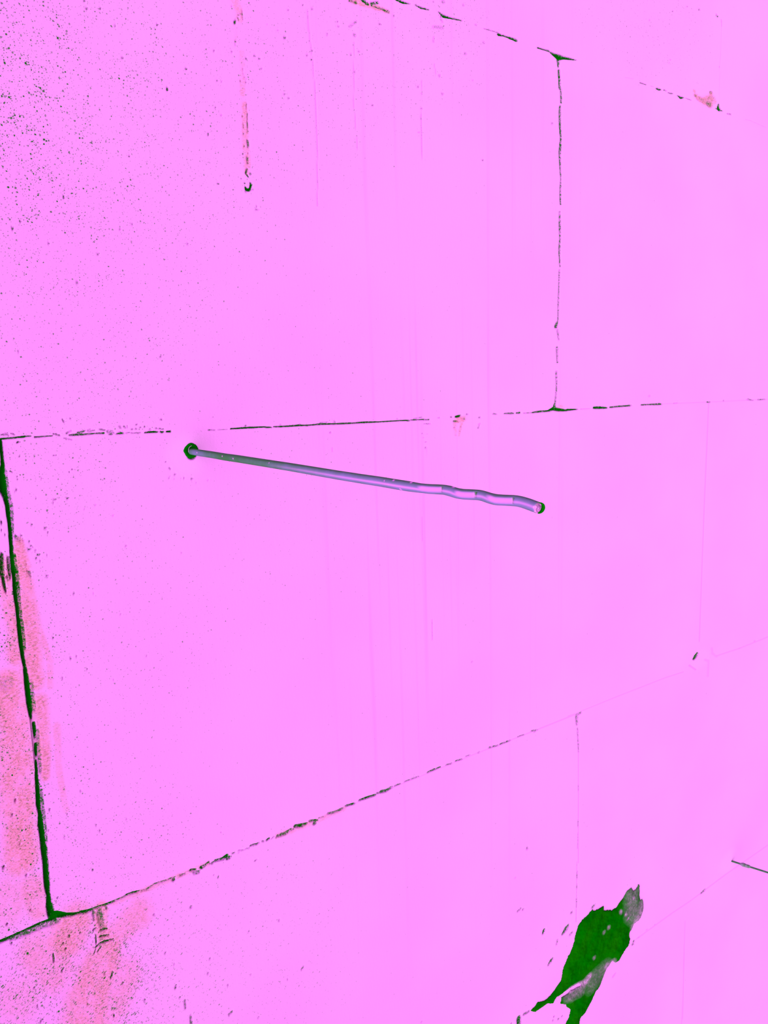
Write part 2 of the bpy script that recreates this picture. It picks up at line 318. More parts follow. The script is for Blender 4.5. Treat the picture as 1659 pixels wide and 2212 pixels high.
 ('T', .5, [(482,1605,7),(518,1605,7)]), ('T', .6, [(470,1648,9)]), ('T', .5, [(485,1673,6),(522,1680,6)]), ('T', .45, [(345,1735,10)]), ('T', .55, [(350,1812,6),(400,1855,8)]), ('T', .45, [(400,1890,9)]), ('T', .5, [(605,1878,8),(630,1875,5)]), ('T', .45, [(610,1612,6)]),
 ('T', .5, [(575,1262,6),(605,1258,8)]), ('T', .5, [(445,1260,6),(470,1262,6)]), ('T', .5, [(410,1215,4),(445,1202,5)]), ('T', .6, [(620,1316,7)]), ('T', .5, [(690,320,5),(730,315,5)]), ('T', .6, [(936,500,8)]), ('T', .55, [(898,535,7)]), ('T', .45, [(540,623,8)]),
 ('T', .8, [(20,1600,20),(35,1640,12),(25,1720,16),(20,1850,26),(45,1920,18),(60,2000,12),(70,2070,10)]), ('T', .6, [(95,1640,10),(105,1760,16),(130,1850,12)]), ('T', .5, [(90,1890,22)]), ('T', .7, [(15,1163,8)]), ('T', .6, [(20,1197,6)]), ('T', .7, [(60,1335,8)]), ('T', .7, [(16,1277,7)]),
 # upright joint of the lower course
 ('K', .42, [(1553,330,5),(1532,342,8),(1532,355,8),(1533,390,5)]), ('K', .3, [(1536,410,4),(1540,500,4),(1541,530,3)]), ('K', .12, [(1541,530,3),(1540,690,3),(1540,1100,3)]),
 ('K', .28, [(1540,700,3),(1540,730,3)]), ('K', .25, [(1539,880,3),(1539,910,3)]), ('K', .35, [(1534,1145,4),(1534,1180,3)]), ('K', .35, [(1533,1210,3),(1533,1230,3)]), ('K', .35, [(1530,1280,3),(1531,1310,3)]),
 ('L', .35, [(485,60,3),(485,100,3)]), ('L', .25, [(484,140,3),(481,235,3)]), ('L', .4, [(478,380,3),(478,410,3)]), ('L', .35, [(476,465,3),(477,480,3)]), ('L', .38, [(476,545,3),(475,600,3)]), ('L', .2, [(478,320,2),(472,690,3)]),
 ('Z', .10, [(1531,872,1.6),(1520,1130,1.6),(1511,1385,1.6)]), ('Z', .08, [(1480,1990,1.6),(1475,2200,1.8)]),
 # far bed joint low on the right
 ('L', .10, [(840,800,5),(1060,640,5),(1180,560,5),(1400,395,5),(1659,215,5)]), ('L', .5, [(1245,515,4),(1268,493,8)]), ('L', .22, [(960,708,5)]), ('L', .2, [(910,738,5)]), ('L', .22, [(860,786,6)]),
 ('L', .10, [(1140,830,4),(1135,1100,4),(1125,1324,4)]),
 # splashes round the smear
 ('L', .75, [(390,765,7),(410,735,14),(425,712,7)]), ('L', .95, [(268,762,6),(275,742,8)]), ('L', .75, [(303,955,6),(315,935,9),(328,918,6)]), ('L', .4, [(436,770,7),(448,755,7)]),
 ('L', .55, [(445,632,8)]), ('L', .3, [(357,805,8),(352,830,6)]), ('L', .65, [(170,228,4),(170,242,4)]), ('L', .5, [(110,626,5),(128,610,6)]), ('L', .7, [(145,613,5)]),
 ('L', .6, [(831,810,7),(824,830,6)]), ('L', .2, [(715,1010,6),(700,1030,7)]), ('L', .35, [(95,418,4)]), ('L', .45, [(575,600,10),(588,585,5)]),
 ('L', .5, [(336,1275,6)]), ('L', .45, [(362,1292,6)]), ('L', .4, [(385,1275,5)]), ('L', .4, [(330,1300,6)]), ('L', .8, [(118,1288,15),(120,1318,16)]), ('L', .4, [(70,1320,5)]), ('L', .5, [(150,1262,8),(180,1245,7)]),
 # hole of the first tie
 ('H', 1, [(232,245,30),(226,275,38),(236,305,34)]),
 # rubbed trail with a notch under it, upper left
 ('G', .6, [(255,215,14),(265,195,8)]), ('G', .4, [(225,55,8)]), ('G', .4, [(290,140,6),(325,128,7)]), ('G', .45, [(280,165,6),(295,195,8)]), ('G', .4, [(325,100,6),(332,180,6)]), ('G', .5, [(262,395,8)]), ('G', .4, [(262,428,6)]),
 ('G', .5, [(228,496,7)]), ('G', .4, [(332,665,9)]), ('G', .45, [(310,778,9)]), ('G', .4, [(360,790,8)]), ('G', .3, [(335,710,8)]), ('G', .4, [(302,886,6)]), ('G', .3, [(345,740,8),(365,752,6)]),
 ('G', .45, [(368,990,6),(368,1040,5)]), ('G', .5, [(327,1108,7)]), ('G', .5, [(375,1080,5),(378,1220,7)]), ('G', .5, [(380,1250,10)]), ('G', .4, [(335,1180,6),(340,1215,6)]), ('G', .45, [(340,1275,8)]),
 ('G', .6, [(378,1345,12),(385,1405,8)]), ('G', .4, [(345,1395,8)]), ('G', .5, [(333,1472,7)]), ('G', .45, [(382,1465,7)]), ('G', .55, [(375,1505,12),(380,1560,9)]), ('G', .7, [(375,1617,11),(360,1655,8),(385,1690,6)]),
 ('G', .35, [(405,1660,13)]), ('G', .5, [(318,1706,6)]), ('G', .6, [(350,1750,7)]), ('G', 1, [(358,1790,8),(366,1806,14),(388,1815,13),(405,1800,11),(412,1765,12),(405,1748,8)]), ('G', .25, [(360,1830,12),(430,1810,10)]),
 ('G', .5, [(463,1970,7)]), ('G', .35, [(452,2002,4),(485,2000,6)]), ('G', .7, [(735,358,11)]), ('G', .55, [(365,560,9)]), ('G', .55, [(490,560,8)]), ('G', .35, [(445,532,12)]), ('G', .55, [(730,902,9)]), ('G', .55, [(772,938,8)]),
 ('G', .5, [(88,775,8)]), ('G', .4, [(127,775,7)]), ('G', .5, [(510,657,6)]), ('G', .6, [(57,488,9)]), ('G', .45, [(666,285,8)]), ('G', .5, [(97,1755,9)]), ('G', .5, [(126,1100,8)]), ('G', .45, [(70,1033,8)]), ('G', .45, [(562,226,6)]), ('G', .45, [(765,96,7)]),
 ('Z', .95, [(362,192,2.6)]), ('Z', .8, [(450,290,2.0)]), ('Z', .7, [(137,422,1.4),(139,428,1.4)]), ('Z', .7, [(280,337,1.8)]), ('Z', .7, [(217,17,2.2)]), ('Z', .8, [(183,3,2)]), ('Z', .7, [(188,18,2.4)]), ('Z', .6, [(249,55,2)]), ('Z', .7, [(403,149,2)]), ('Z', .6, [(265,125,2)]), ('Z', .6, [(340,54,2)]),
 ('Z', .4, [(347,771,1.2),(352,768,1)]), ('P', .6, [(718,262,5)]), ('P', .6, [(588,410,6)]), ('P', .45, [(790,235,6)]), ('P', .6, [(76,258,8)]), ('P', .5, [(292,348,6)]), ('P', .5, [(463,580,8)]), ('P', .5, [(123,215,6)]), ('P', .4, [(112,995,6)]), ('P', .45, [(1122,350,5)]), ('P', .45, [(965,1398,6)]),
 # crumbled edge and specks, upper middle
 ('A', .6, [(440,5,6),(470,15,8)]), ('A', .85, [(505,-4,8),(530,15,9),(545,25,6)]), ('A', .65, [(560,20,8),(600,15,8)]), ('A', .75, [(560,35,4),(620,52,6),(665,68,8)]), ('A', .45, [(430,2,8)]),
 ('A', .55, [(207,305,5)]), ('A', .6, [(202,357,5)]), ('A', .55, [(176,328,6)]), ('A', .5, [(207,52,6)]), ('A', .45, [(150,30,5)]), ('A', .5, [(358,127,5)]), ('A', .5, [(364,157,5)]), ('A', .6, [(612,145,5)]), ('A', .5, [(705,167,4)]),
 ('A', .6, [(692,95,5)]), ('A', .5, [(43,225,8)]), ('A', .4, [(297,205,6)]), ('A', .4, [(438,325,6)]), ('A', .35, [(460,428,7)]), ('A', .4, [(487,308,7)]), ('A', .55, [(968,452,6)]), ('A', .45, [(985,560,7)]), ('A', .5, [(840,518,6)]),
 ('A', .35, [(860,648,7)]), ('A', .4, [(843,788,4)]), ('A', .55, [(1226,955,5)]), ('A', .45, [(568,630,5)]), ('A', .4, [(565,308,4)]), ('A', .45, [(565,265,4)]), ('A', .45, [(1167,483,4)]), ('A', .4, [(1640,737,6)]), ('A', .45, [(67,587,5)]), ('A', .5, [(40,565,5)]),
 ('A', .35, [(460,210,10)]), ('A', .3, [(430,160,6),(470,130,6)]), ('A', .3, [(1122,320,9)]), ('A', .3, [(1232,255,8)]), ('A', .35, [(1110,30,6)]), ('A', .3, [(990,10,12)]), ('A', .3, [(930,10,6)]), ('A', .3, [(1185,148,6)]),
 ('A', .18, [(180,60,4),(186,180,4),(205,330,3),(222,520,3),(236,800,3),(238,1230,3)]), ('A', .15, [(455,250,3),(455,620,3),(478,900,2)]), ('A', .22, [(858,480,2),(860,720,3),(860,1000,2)]), ('A', .15, [(935,380,3),(945,440,4)]),
 ('A', .3, [(860,560,5)]), ('A', .3, [(858,690,3),(858,715,3)]),
 # torn scratches below the lower joint, left
 ('J', .5, [(745,985,8),(750,1060,8)]), ('J', .85, [(745,1140,7),(765,1125,6)]), ('J', .85, [(800,1142,6),(855,1130,5)]), ('J', .9, [(800,1192,8),(870,1178,5)]), ('J', .7, [(765,1180,5),(768,1250,6)]),
 ('J', .95, [(765,1275,6),(800,1245,7),(835,1232,9),(905,1212,5)]), ('J', .8, [(780,1310,6),(808,1270,5)]), ('J', .6, [(750,1330,5),(765,1290,4)]), ('J', .5, [(800,1000,34),(815,1090,26)]), ('J', .35, [(830,1120,30)]), ('J', .4, [(750,1010,20)]), ('J', .5, [(850,965,12)]),
 ('J', .85, [(885,1520,7),(900,1480,9)]), ('J', .6, [(425,1330,7),(432,1390,10)]), ('J', .8, [(552,1185,9)]), ('J', .8, [(505,1245,8)]), ('J', .8, [(525,1290,9)]), ('J', .6, [(640,1162,8)]), ('J', .7, [(495,1465,8),(510,1440,5)]),
 ('J', .8, [(836,1488,8)]), ('J', .8, [(300,1745,7)]), ('J', .8, [(325,1870,6),(345,1850,6)]), ('J', .6, [(275,1600,8)]), ('J', .7, [(980,1560,8)]), ('J', .6, [(1400,1600,7),(1405,1580,8)]), ('J', .7, [(910,1820,9)]), ('J', .6, [(1155,1695,8)]),
 ('J', .5, [(1520,1820,8),(1525,1888,12)]), ('J', .5, [(1475,1700,8),(1480,1760,8)]), ('J', .5, [(1390,1410,6)]), ('J', .6, [(1230,1015,8)]), ('J', .7, [(185,1497,7)]), ('J', .4, [(700,1730,8)]),
 ('J', .6, [(28,632,12)]), ('J', .7, [(155,450,6)]), ('J', .6, [(460,882,7)]), ('J', .6, [(397,182,8)]), ('J', .5, [(388,345,8)]), ('J', .55, [(740,660,7)]), ('J', .55, [(797,345,7)]), ('J', .4, [(768,305,7)]), ('J', .5, [(537,220,6)]), ('J', .45, [(645,32,7)]),
 ('J', .45, [(1010,257,5)]), ('J', .4, [(945,360,5)]), ('J', .4, [(515,400,7)]), ('J', .7, [(55,1082,9)]), ('J', .7, [(95,1245,9)]), ('J', .6, [(242,970,8)]), ('J', .6, [(208,695,8)]), ('J', .6, [(120,100,10)]), ('J', .5, [(95,215,9)]),
 ('O', .5, [(1066,480,5)]), ('O', .55, [(1175,690,6),(1190,675,5)]), ('O', .45, [(1545,460,4),(1555,445,4)]), ('O', .45, [(1325,705,5)]), ('O', .45, [(1275,265,4)]), ('O', .4, [(1430,208,5)]), ('O', .45, [(1285,487,4)]), ('O', .45, [(1168,540,5)]),
 ('O', .5, [(900,550,6)]), ('O', .5, [(922,603,5)]), ('O', .5, [(848,375,5)]), ('O', .4, [(1076,405,5)]), ('O', .4, [(980,140,8)]), ('O', .35, [(1473,508,4)]), ('O', .5, [(585,693,6)]),
 ('Z', .4, [(317,1416,1.6)]), ('Z', .3, [(392,1194,1.3)]), ('Z', .3, [(1020,1429,1.6)]), ('Z', .45, [(655,2090,1.4),(652,2095,1)]), ('Z', .4, [(911,2207,1.6)]), ('Z', .35, [(622,2116,1.2)]),
 ('D', .5, [(420,655,5),(445,657,6)]), ('D', .5, [(425,1762,7)]), ('D', .4, [(565,1922,10)]), ('D', .45, [(612,1910,6)]), ('D', .5, [(590,1410,7)]), ('D', .45, [(1005,1028,6)]), ('D', .4, [(500,2083,8)]), ('D', .5, [(237,997,7)]), ('D', .4, [(365,890,8)]), ('D', .4, [(135,580,9)]),
 ('D', .4, [(576,420,5)]), ('D', .4, [(612,1215,5)]), ('D', .4, [(672,733,5)]), ('D', .4, [(762,700,5)]), ('D', .4, [(290,652,5)]), ('D', .4, [(375,1270,9)]), ('D', .35, [(960,1572,5)]), ('D', .4, [(695,2008,6)]), ('D', .35, [(905,2098,6)]), ('D', .35, [(745,1403,6)]), ('D', .35, [(900,785,5)]),
]
STAINS = [
 ('G', .7, [(250,-10,45),(290,100,38),(300,180,32)]), ('G', .2, [(270,230,15),(265,400,15)]), ('G', .45, [(320,500,22),(330,700,28),(325,900,24)]), ('G', .65, [(345,1000,26),(355,1200,30),(355,1400,30),(370,1550,30),(370,1650,20)]),
 ('A', 1, [(440,0,16),(500,22,14),(600,48,14),(670,72,10)]), ('C', 1, [(805,1055,16)]), ('C', 1, [(825,1110,24),(870,1150,30),(930,1170,45),(1000,1150,48),(1000,1085,22)]), ('C', .9, [(980,1205,40),(1040,1180,20)]),
 ('I', .9, [(1240,215,20),(1300,200,20)]), ('I', .7, [(1228,240,14),(1235,330,10)]), ('I', .6, [(1278,240,12),(1258,340,6)]), ('B', .6, [(270,2042,16)]),
 ('K', .5, [(0,960,14),(200,884,12),(340,822,10)]), ('J', .5, [(900,925,20),(1300,760,18),(1659,610,16)]),
 # left joint, block beyond it and the damp band below the lower joint
 ('D', .9, [(150,1000,30),(165,1150,50),(185,1300,55),(200,1500,70),(225,1700,75),(240,1900,70),(255,2100,75)]), ('D', .5, [(320,1700,18),(400,1950,22),(400,2150,20)]),
 ('D', .8, [(20,1150,40),(40,1300,50),(80,1500,50),(110,1700,45),(120,1900,60)]), ('D', .9, [(60,2110,80)]),
 ('Fq', .8, [(290,250,60),(320,420,45),(335,650,40),(345,800,25)]), ('Fq', .4, [(430,420,25),(450,760,20),(500,1050,20)]), ('Fq', .9, [(40,150,90),(120,400,100)]), ('Fq', .85, [(110,550,110),(130,800,110),(140,1050,110)]), ('Fq', .95, [(150,1200,100),(160,1400,105)]),
 ('Fq', .6, [(240,1650,90),(290,1800,60)]), ('Fq', .35, [(40,1750,140)]),
 ('J', 1, [(800,980,55),(800,1080,45),(830,1180,60)]), ('J', .85, [(600,1090,130),(520,1200,160)]), ('J', .75, [(880,1250,90),(800,1450,160),(720,1650,170),(690,1850,180),(680,2000,180)]), ('J', .55, [(1100,1020,110),(950,1150,90)]),
 ('J', .5, [(300,1300,140),(450,1450,160)]), ('J', .45, [(980,1520,130),(900,1750,130)]), ('J', .3, [(150,1700,160)]),
]
PORES = [  # half widths are wide: this is how coarse the face is
 ('Z', .95, [(20,190,120),(10,330,110)]), ('Z', .7, [(20,100,260),(30,300,260)]), ('Z', .5, [(100,60,380),(80,420,340)]), ('Z', .33, [(300,100,480),(100,700,360)]), ('Z', .22, [(600,40,420),(880,20,240)]),
 ('Z', .8, [(60,2150,110)]), ('Z', .75, [(140,2080,170),(200,2150,200)]), ('Z', .28, [(350,2120,210)]), ('Z', .13, [(500,2150,330)]), ('Z', .75, [(15,1560,60),(40,1700,70),(60,1880,80)]), ('Z', .8, [(20,1950,90)]),
 ('Z', .35, [(90,1250,60),(120,1500,60),(160,1800,90)]), ('Z', .2, [(200,1400,330)]), ('Z', .3, [(250,1850,200)]), ('Z', .75, [(10,1230,40),(15,1400,40)]), ('Z', .35, [(60,1000,70),(150,1050,120)]), ('Z', .35, [(980,20,90)]), ('Z', .3, [(1400,30,160)]),
 ('Z', .07, [(300,900,700)]), ('Z', .25, [(250,935,60)]),
]

# ------------------------------------------------------------------ wall: one mesh, fine rows and columns along its joints
def axis(lo, hi, marks, fine, coarse):
    out = [lo]
    while out[-1] < hi:
        p = out[-1]
        near = min((max(abs(p - c) - hw, 0.0) for c, hw in marks), default=1.0)
        out.append(p + min(coarse(p), fine(p) + 0.12 * near))
    return np.array(out)

def px_size(x, z):                             # metres per pixel at a wall point (across, up)
    q = R.T @ (np.array([x, 0, z]) - CAM)
    if q[2] < 0.12:
        return 0.002, 0.002
    # derivative of the projection
    J = []
    for ax in (0, 2):
        e = np.zeros(3); e[ax] = 1
        dq = R.T @ e
        J.append(math.hypot(F * (dq[0] * q[2] - q[0] * dq[2]) / q[2] ** 2, F * (dq[1] * q[2] - q[1] * dq[2]) / q[2] ** 2))
    return 1 / J[0], 1 / J[1]

xl, zl = on_wall(55, 1470)
joints_x = [(xl, .006), (on_wall(1207, 500)[0], .004), (on_wall(1247, 1750)[0], .003), (on_wall(412, 973)[0], .007), (on_wall(537, 350)[0], .006), (on_wall(215, 1990)[0], .012), (on_wall(1504, 1417)[0], .004), (on_wall(1540, 215)[0], .012)]
joints_z = [(on_wall(x, y)[1], .003) for x, y in ((1000, 48), (600, 917), (700, 1755), (1500, 1945))] + [(on_wall(0, 930)[1], .004), (on_wall(412, 973)[1], .007), (on_wall(537, 385)[1], .012), (on_wall(215, 2020)[1], .014), (on_wall(1504, 1417)[1], .006)]
X0, X1, Z0, Z1 = -0.135, 0.70, 0.50, 1.635
X = axis(X0, X1, joints_x, lambda p: max(1.3 * px_size(p, 1.25)[0], .00025), lambda p: 2.2 * px_size(p, 1.25)[0])
Z = axis(Z0, Z1, joints_z, lambda p: .00036, lambda p: .0008)
X = np.concatenate([[-1.6, -1.0, -.6, -.35, -.22], X, [X[-1] + .05, 1.0, 1.5, 2.6, 4.0]])
Z = np.concatenate([[0.0, .2, .4], Z, [Z[-1] + .05, 2.0, 2.5, 3.0]])
nx, nz = len(X), len(Z)

def local_pts(crop, pts):
    ox, oy, s = CROPS[crop]
    res = []
    for a, b, wd in pts:
        px, py = ox + a / s, oy + b / s
        x, z = on_wall(px, py)
        sx, sz = px_size(x, z)
        if crop in ('D', 'Fq') and wd > 10: wd *= 1.1
        res.append((x, z, wd / s * sx, wd / s * sz))
    return res

def lay(field, entries, soft, mode='max'):
    for crop, k, pts in entries:
        P = local_pts(crop, pts)
        if len(P) == 1:
            P = P + [(P[0][0] + 1e-6, P[0][1], P[0][2], P[0][3])]
        for (xa, za, ua, va), (xb, zb, ub, vb) in zip(P, P[1:]):
            mx, mz = max(ua, ub) * soft, max(va, vb) * soft
            i0, i1 = np.searchsorted(X, [min(xa, xb) - mx, max(xa, xb) + mx])
            j0, j1 = np.searchsorted(Z, [min(za, zb) - mz, max(za, zb) + mz])
            if i1 <= i0 or j1 <= j0:
                continue
            gx, gz = np.meshgrid(X[i0:i1], Z[j0:j1])
            asp = (ua + ub) / (va + vb)         # measure in units where the mark is as wide as tall
            dx, dz = xb - xa, (zb - za) * asp
            L = dx * dx + dz * dz
            t = np.clip(((gx - xa) * dx + (gz - za) * asp * dz) / max(L, 1e-14), 0, 1)
            dist = np.hypot(gx - xa - t * dx, (gz - za) * asp - t * dz)
            wd = ua + (ub - ua) * t
            v = np.clip((soft - dist / wd) / (soft - 0.55), 0, 1)
            v = k * v * v * (3 - 2 * v)
            sub = field[j0:j1, i0:i1]
            np.maximum(sub, v, out=sub)
    return field

gap = lay(np.zeros((nz, nx)), GAPS, 1.45)
stain = lay(np.zeros((nz, nx)), STAINS, 1.7)
pore = np.full((nz, nx), 0.012)
pore = lay(pore, [(c, k, p) for c, k, p in PORES], 1.3)
runs = lay(np.full((nz, nx), .15), [('Z', 1, [(950, 120, 260), (960, 900, 260), (980, 1800, 260)])], 1.5)
runs *= lay(np.full((nz, nx), .3), [('Z', 1, [(700, 60, 600), (1200, 60, 600)]), ('Z', 1, [(1000, 1000, 350), (1020, 1500, 300)])], 1.2)
# smoothed-over rings of filler round the ties and by the far joint
patch = lay(np.zeros((nz, nx)), [('Z', 1, [(411, 980, 46)]), ('Z', .8, [(1576, 1858, 24)]), ('Z', .5, [(1515, 1420, 22)])], 1.35)

yy = 0.0016 * gap ** 1.3
yy -= 0.0003 * patch * (gap < .5)
rng = np.random.default_rng(4)
xx, zz = np.meshgrid(X, Z)
left = (xx < xl) & (zz < joints_z[1][0]) & (zz > joints_z[2][0])       # the block left of the open upright joint stands a touch proud
yy = yy - 0.0012 * left * (gap < .3)
verts = np.stack([xx, yy, zz], -1).reshape(-1, 3)
idx = np.arange(nx * nz).reshape(nz, nx)
quads = np.stack([idx[:-1, :-1], idx[:-1, 1:], idx[1:, 1:], idx[1:, :-1]], -1).reshape(-1, 4)
# back and edges of the wall
nb = len(verts)
corn = [(X[0], 0), (X[-1], 0), (X[-1], 1), (X[0], 1)]
box = [(X[0], .24, Z[0]), (X[-1], .24, Z[0]), (X[-1], .24, Z[-1]), (X[0], .24, Z[-1])]
verts = np.concatenate([verts, np.array(box)])
c00, c10, c11, c01 = idx[0, 0], idx[0, -1], idx[-1, -1], idx[-1, 0]
extra = np.array([[nb + 1, nb, nb + 3, nb + 2], [c10, c00, nb, nb + 1], [c01, c11, nb + 2, nb + 3], [c00, c01, nb + 3, nb], [c11, c10, nb + 1, nb + 2]])
quads = np.concatenate([quads, extra])

def mesh_from(name, verts, quads, attrs=None):
    me = bpy.data.meshes.new(name)
    me.vertices.add(len(verts)); me.vertices.foreach_set('co', verts.astype(np.float32).ravel())
    me.loops.add(quads.size); me.loops.foreach_set('vertex_index', quads.astype(np.int32).ravel())
    me.polygons.add(len(quads)); me.polygons.foreach_set('loop_start', (np.arange(len(quads)) * quads.shape[1]).astype(np.int32))
    me.update(calc_edges=True)
    me.polygons.foreach_set('use_smooth', np.ones(len(quads), bool))
    for k, v in (attrs or {}).items():
        a = me.attributes.new(k, 'FLOAT', 'POINT')
        full = np.zeros(len(verts), np.float32); full[:v.size] = v.ravel()
        a.data.foreach_set('value', full)
    me.update()
    return me

def link(name, me, mat, parent=None, **props):
    o = bpy.data.objects.new(name, me)
    S.collection.objects.link(o)
    if mat: me.materials.append(mat)
    if parent: o.parent = parent
    for k, v in props.items(): o[k] = v
    return o

wall = link('wall_front', mesh_from('wall_front', verts, quads, dict(gap=gap, stain=stain, pore=pore, patch=patch, runs=runs)), wall_material(),
            kind='structure', label='pale pink wall of large aerated concrete blocks with dark open joints', category='wall')
print('wall verts', len(verts))

# ------------------------------------------------------------------ metal
def metal(name, tint, dull, rough, base=(0.0, 0.105, 0.0, 1)):
    N = Nodes(name)
    P = N.coords()
    shine, grime_shade = N.attr('shine'), N.attr('grime_shade')
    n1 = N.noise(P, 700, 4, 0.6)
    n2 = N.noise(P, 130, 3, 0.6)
    g = N.math('ADD', grime_shade, N.math('MULTIPLY', N.math('SUBTRACT', n2, 0.5), 0.7), clamp=True)
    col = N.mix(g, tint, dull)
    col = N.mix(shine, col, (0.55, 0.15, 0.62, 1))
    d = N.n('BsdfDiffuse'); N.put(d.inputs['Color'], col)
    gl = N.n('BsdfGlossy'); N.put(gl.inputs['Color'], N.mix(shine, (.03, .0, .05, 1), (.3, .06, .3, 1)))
    N.put(gl.inputs['Roughness'], N.math('MULTIPLY_ADD', n1, 0.15, rough))
    b = N.n('Bump'); b.inputs['Strength'].default_value = 0.2; b.inputs['Distance'].default_value = 0.0003
    N.put(b.inputs['Height'], n1)
    N.put(gl.inputs['Normal'], b.outputs[0]); N.put(d.inputs['Normal'], b.outputs[0])
    a = N.n('AddShader'); N.put(a.inputs[0], d.outputs[0]); N.put(a.inputs[1], gl.outputs[0])
    N.put(N.out.inputs['Surface'], a.outputs[0])
    return N.m
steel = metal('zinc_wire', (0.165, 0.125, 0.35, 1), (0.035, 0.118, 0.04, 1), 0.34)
bright = metal('fresh_cut_metal', (0.45, 0.14, 0.42, 1), (0.12, 0.12, 0.10, 1), 0.25)


def plain(name, col, bump=0.3, scale=300, alt=None):
    N = Nodes(name)
    n1 = N.noise(N.coords(), scale, 4, 0.6)
    d = N.n('BsdfDiffuse')
    if alt:
        N.put(d.inputs['Color'], N.mix(N.ramp(n1, .4, .65), col, alt))
    else:
        d.inputs['Color'].default_value = col
    b = N.n('Bump'); b.inputs['Strength'].default_value = bump; b.inputs['Distance'].default_value = 0.0008
    N.put(b.inputs['Height'], n1); N.put(d.inputs['Normal'], b.outputs[0])
    N.put(N.out.inputs['Surface'], d.outputs[0])
    return N.m
dark = plain('dark_green_rubber', GREEN)

def near_line(px, py, a, d):                   # point on the line of sight closest to the line a + t d
    r = ray(px, py); r = r / np.linalg.norm(r)
    w0 = CAM - a
    b_, d_, e_ = r @ d, r @ w0, d @ w0
    den = 1 - b_ * b_
    s = (b_ * e_ - d_) / den
    t = (e_ - b_ * d_) / den
    return CAM + r * s, t

def frames(pts, side):
    T = np.gradient(pts, axis=0); T /= np.linalg.norm(T, axis=1)[:, None]
    U = side - (T @ side)[:, None] * T; U /= np.linalg.norm(U, axis=1)[:, None]
    return T, U, np.cross(T, U)

# ------------------------------------------------------------------ first tie: straight shaft, three crimps near the free end
up_lo = [(300,262,315,'H'),(400,277,330,'H'),(505,293,351,'H'),(600,305,365,'H'),(800,337,396,'H'),(1000,369,427,'H'),(1200,400,463,'H'),(1400,431,500,'H'),(1600,461,533,'H'),
         (80,112,186,'L2'),(200,132,207,'L2'),(300,147,224,'L2'),(400,162,239,'L2'),(470,168,247,'L2'),(540,170,251,'L2'),(590,173,254,'L2'),(640,182,268,'L2'),(690,199,284,'L2'),(740,207,292,'L2'),(800,209,295,'L2'),(860,212,297,'L2'),(900,220,306,'L2'),
         (950,236,325,'L2'),(1000,248,338,'L2'),(1060,252,341,'L2'),(1120,254,344,'L2'),(1165,257,347,'L2'),(1210,266,357,'L2'),(1260,281,375,'L2'),(1310,300,394,'L2'),(1345,313,407,'L2')]
CROPS['L2'] = (800, 1000, 3.687)
a0 = np.array([*(on_wall(414, 973)),]); a0 = np.array([a0[0], 0.0, a0[1]])
tipc = (1165.0, 1098.0)
axis_dir = None
# direction: out of the wall, sagging a little so that the free end is seen at tipc
tip_guess, _ = near_line(*tipc, a0, np.array([0, -1.0, 0]))
axis_dir = unit(tip_guess - a0)
cl, rad = [], []
for x, a, b, c in up_lo:
    ox, oy, s = CROPS[c]
    px, py = ox + x / s, oy + (a + b) / 2 / s
    p, t = near_line(px, py, a0, axis_dir)
    dep = (R.T @ (p - CAM))[2]
    cl.append(p); rad.append((b - a) / 2 / s * 0.985 / F * dep)
cl = np.array(cl); rad = np.array(rad)
print('tie radii mm', (rad * 1000).round(2), 'length', np.linalg.norm(cl[-1] - a0))
rad[:12] = np.clip(rad[:12], .00175, .0020)
ext = unit(cl[0] - cl[6])                      # carry the straight part back into the wall
cl = np.concatenate([[cl[0] + ext * (abs(cl[0][1]) + .004)], cl]); rad = np.concatenate([[.00178], rad])
arc = np.concatenate([[0], np.cumsum(np.linalg.norm(np.diff(cl, axis=0), axis=1))])
def s_of(px):                                  # arc length where the tie passes a pixel column
    q = (R.T @ (cl - CAM).T).T
    cols = q[:, 0] / q[:, 2] * F + CX
    return float(np.interp(px, cols, arc))
s = np.arange(0, s_of(1163), .0005)
def smooth_interp(vals):
    y = np.interp(s, arc, vals); k = np.hanning(9); k /= k.sum()
    yp = np.pad(y, 4, mode='edge'); yp[:4] = 2 * y[0] - y[4:0:-1]; yp[-4:] = 2 * y[-1] - y[-2:-6:-1]
    return np.convolve(yp, k, 'valid')
pts = np.stack([smooth_interp(cl[:, i]) for i in range(3)], -1)
rr = smooth_interp(rad)
T, U, V = frames(pts, unit(CAM - pts.mean(0)))           # U points at the side seen here
NS = 40
th = np.linspace(0, 2 * np.pi, NS, endpoint=False)
flats = [(s_of(800 + 395 / 3.687), s_of(800 + 588 / 3.687)), (s_of(800 + 690 / 3.687), s_of(800 + 856 / 3.687)), (s_of(800 + 940 / 3.687), s_of(800 + 1158 / 3.687))]
P3 = np.zeros((len(s), NS, 3)); shine = np.zeros((len(s), NS)); grime_shade = np.zeros((len(s), NS))
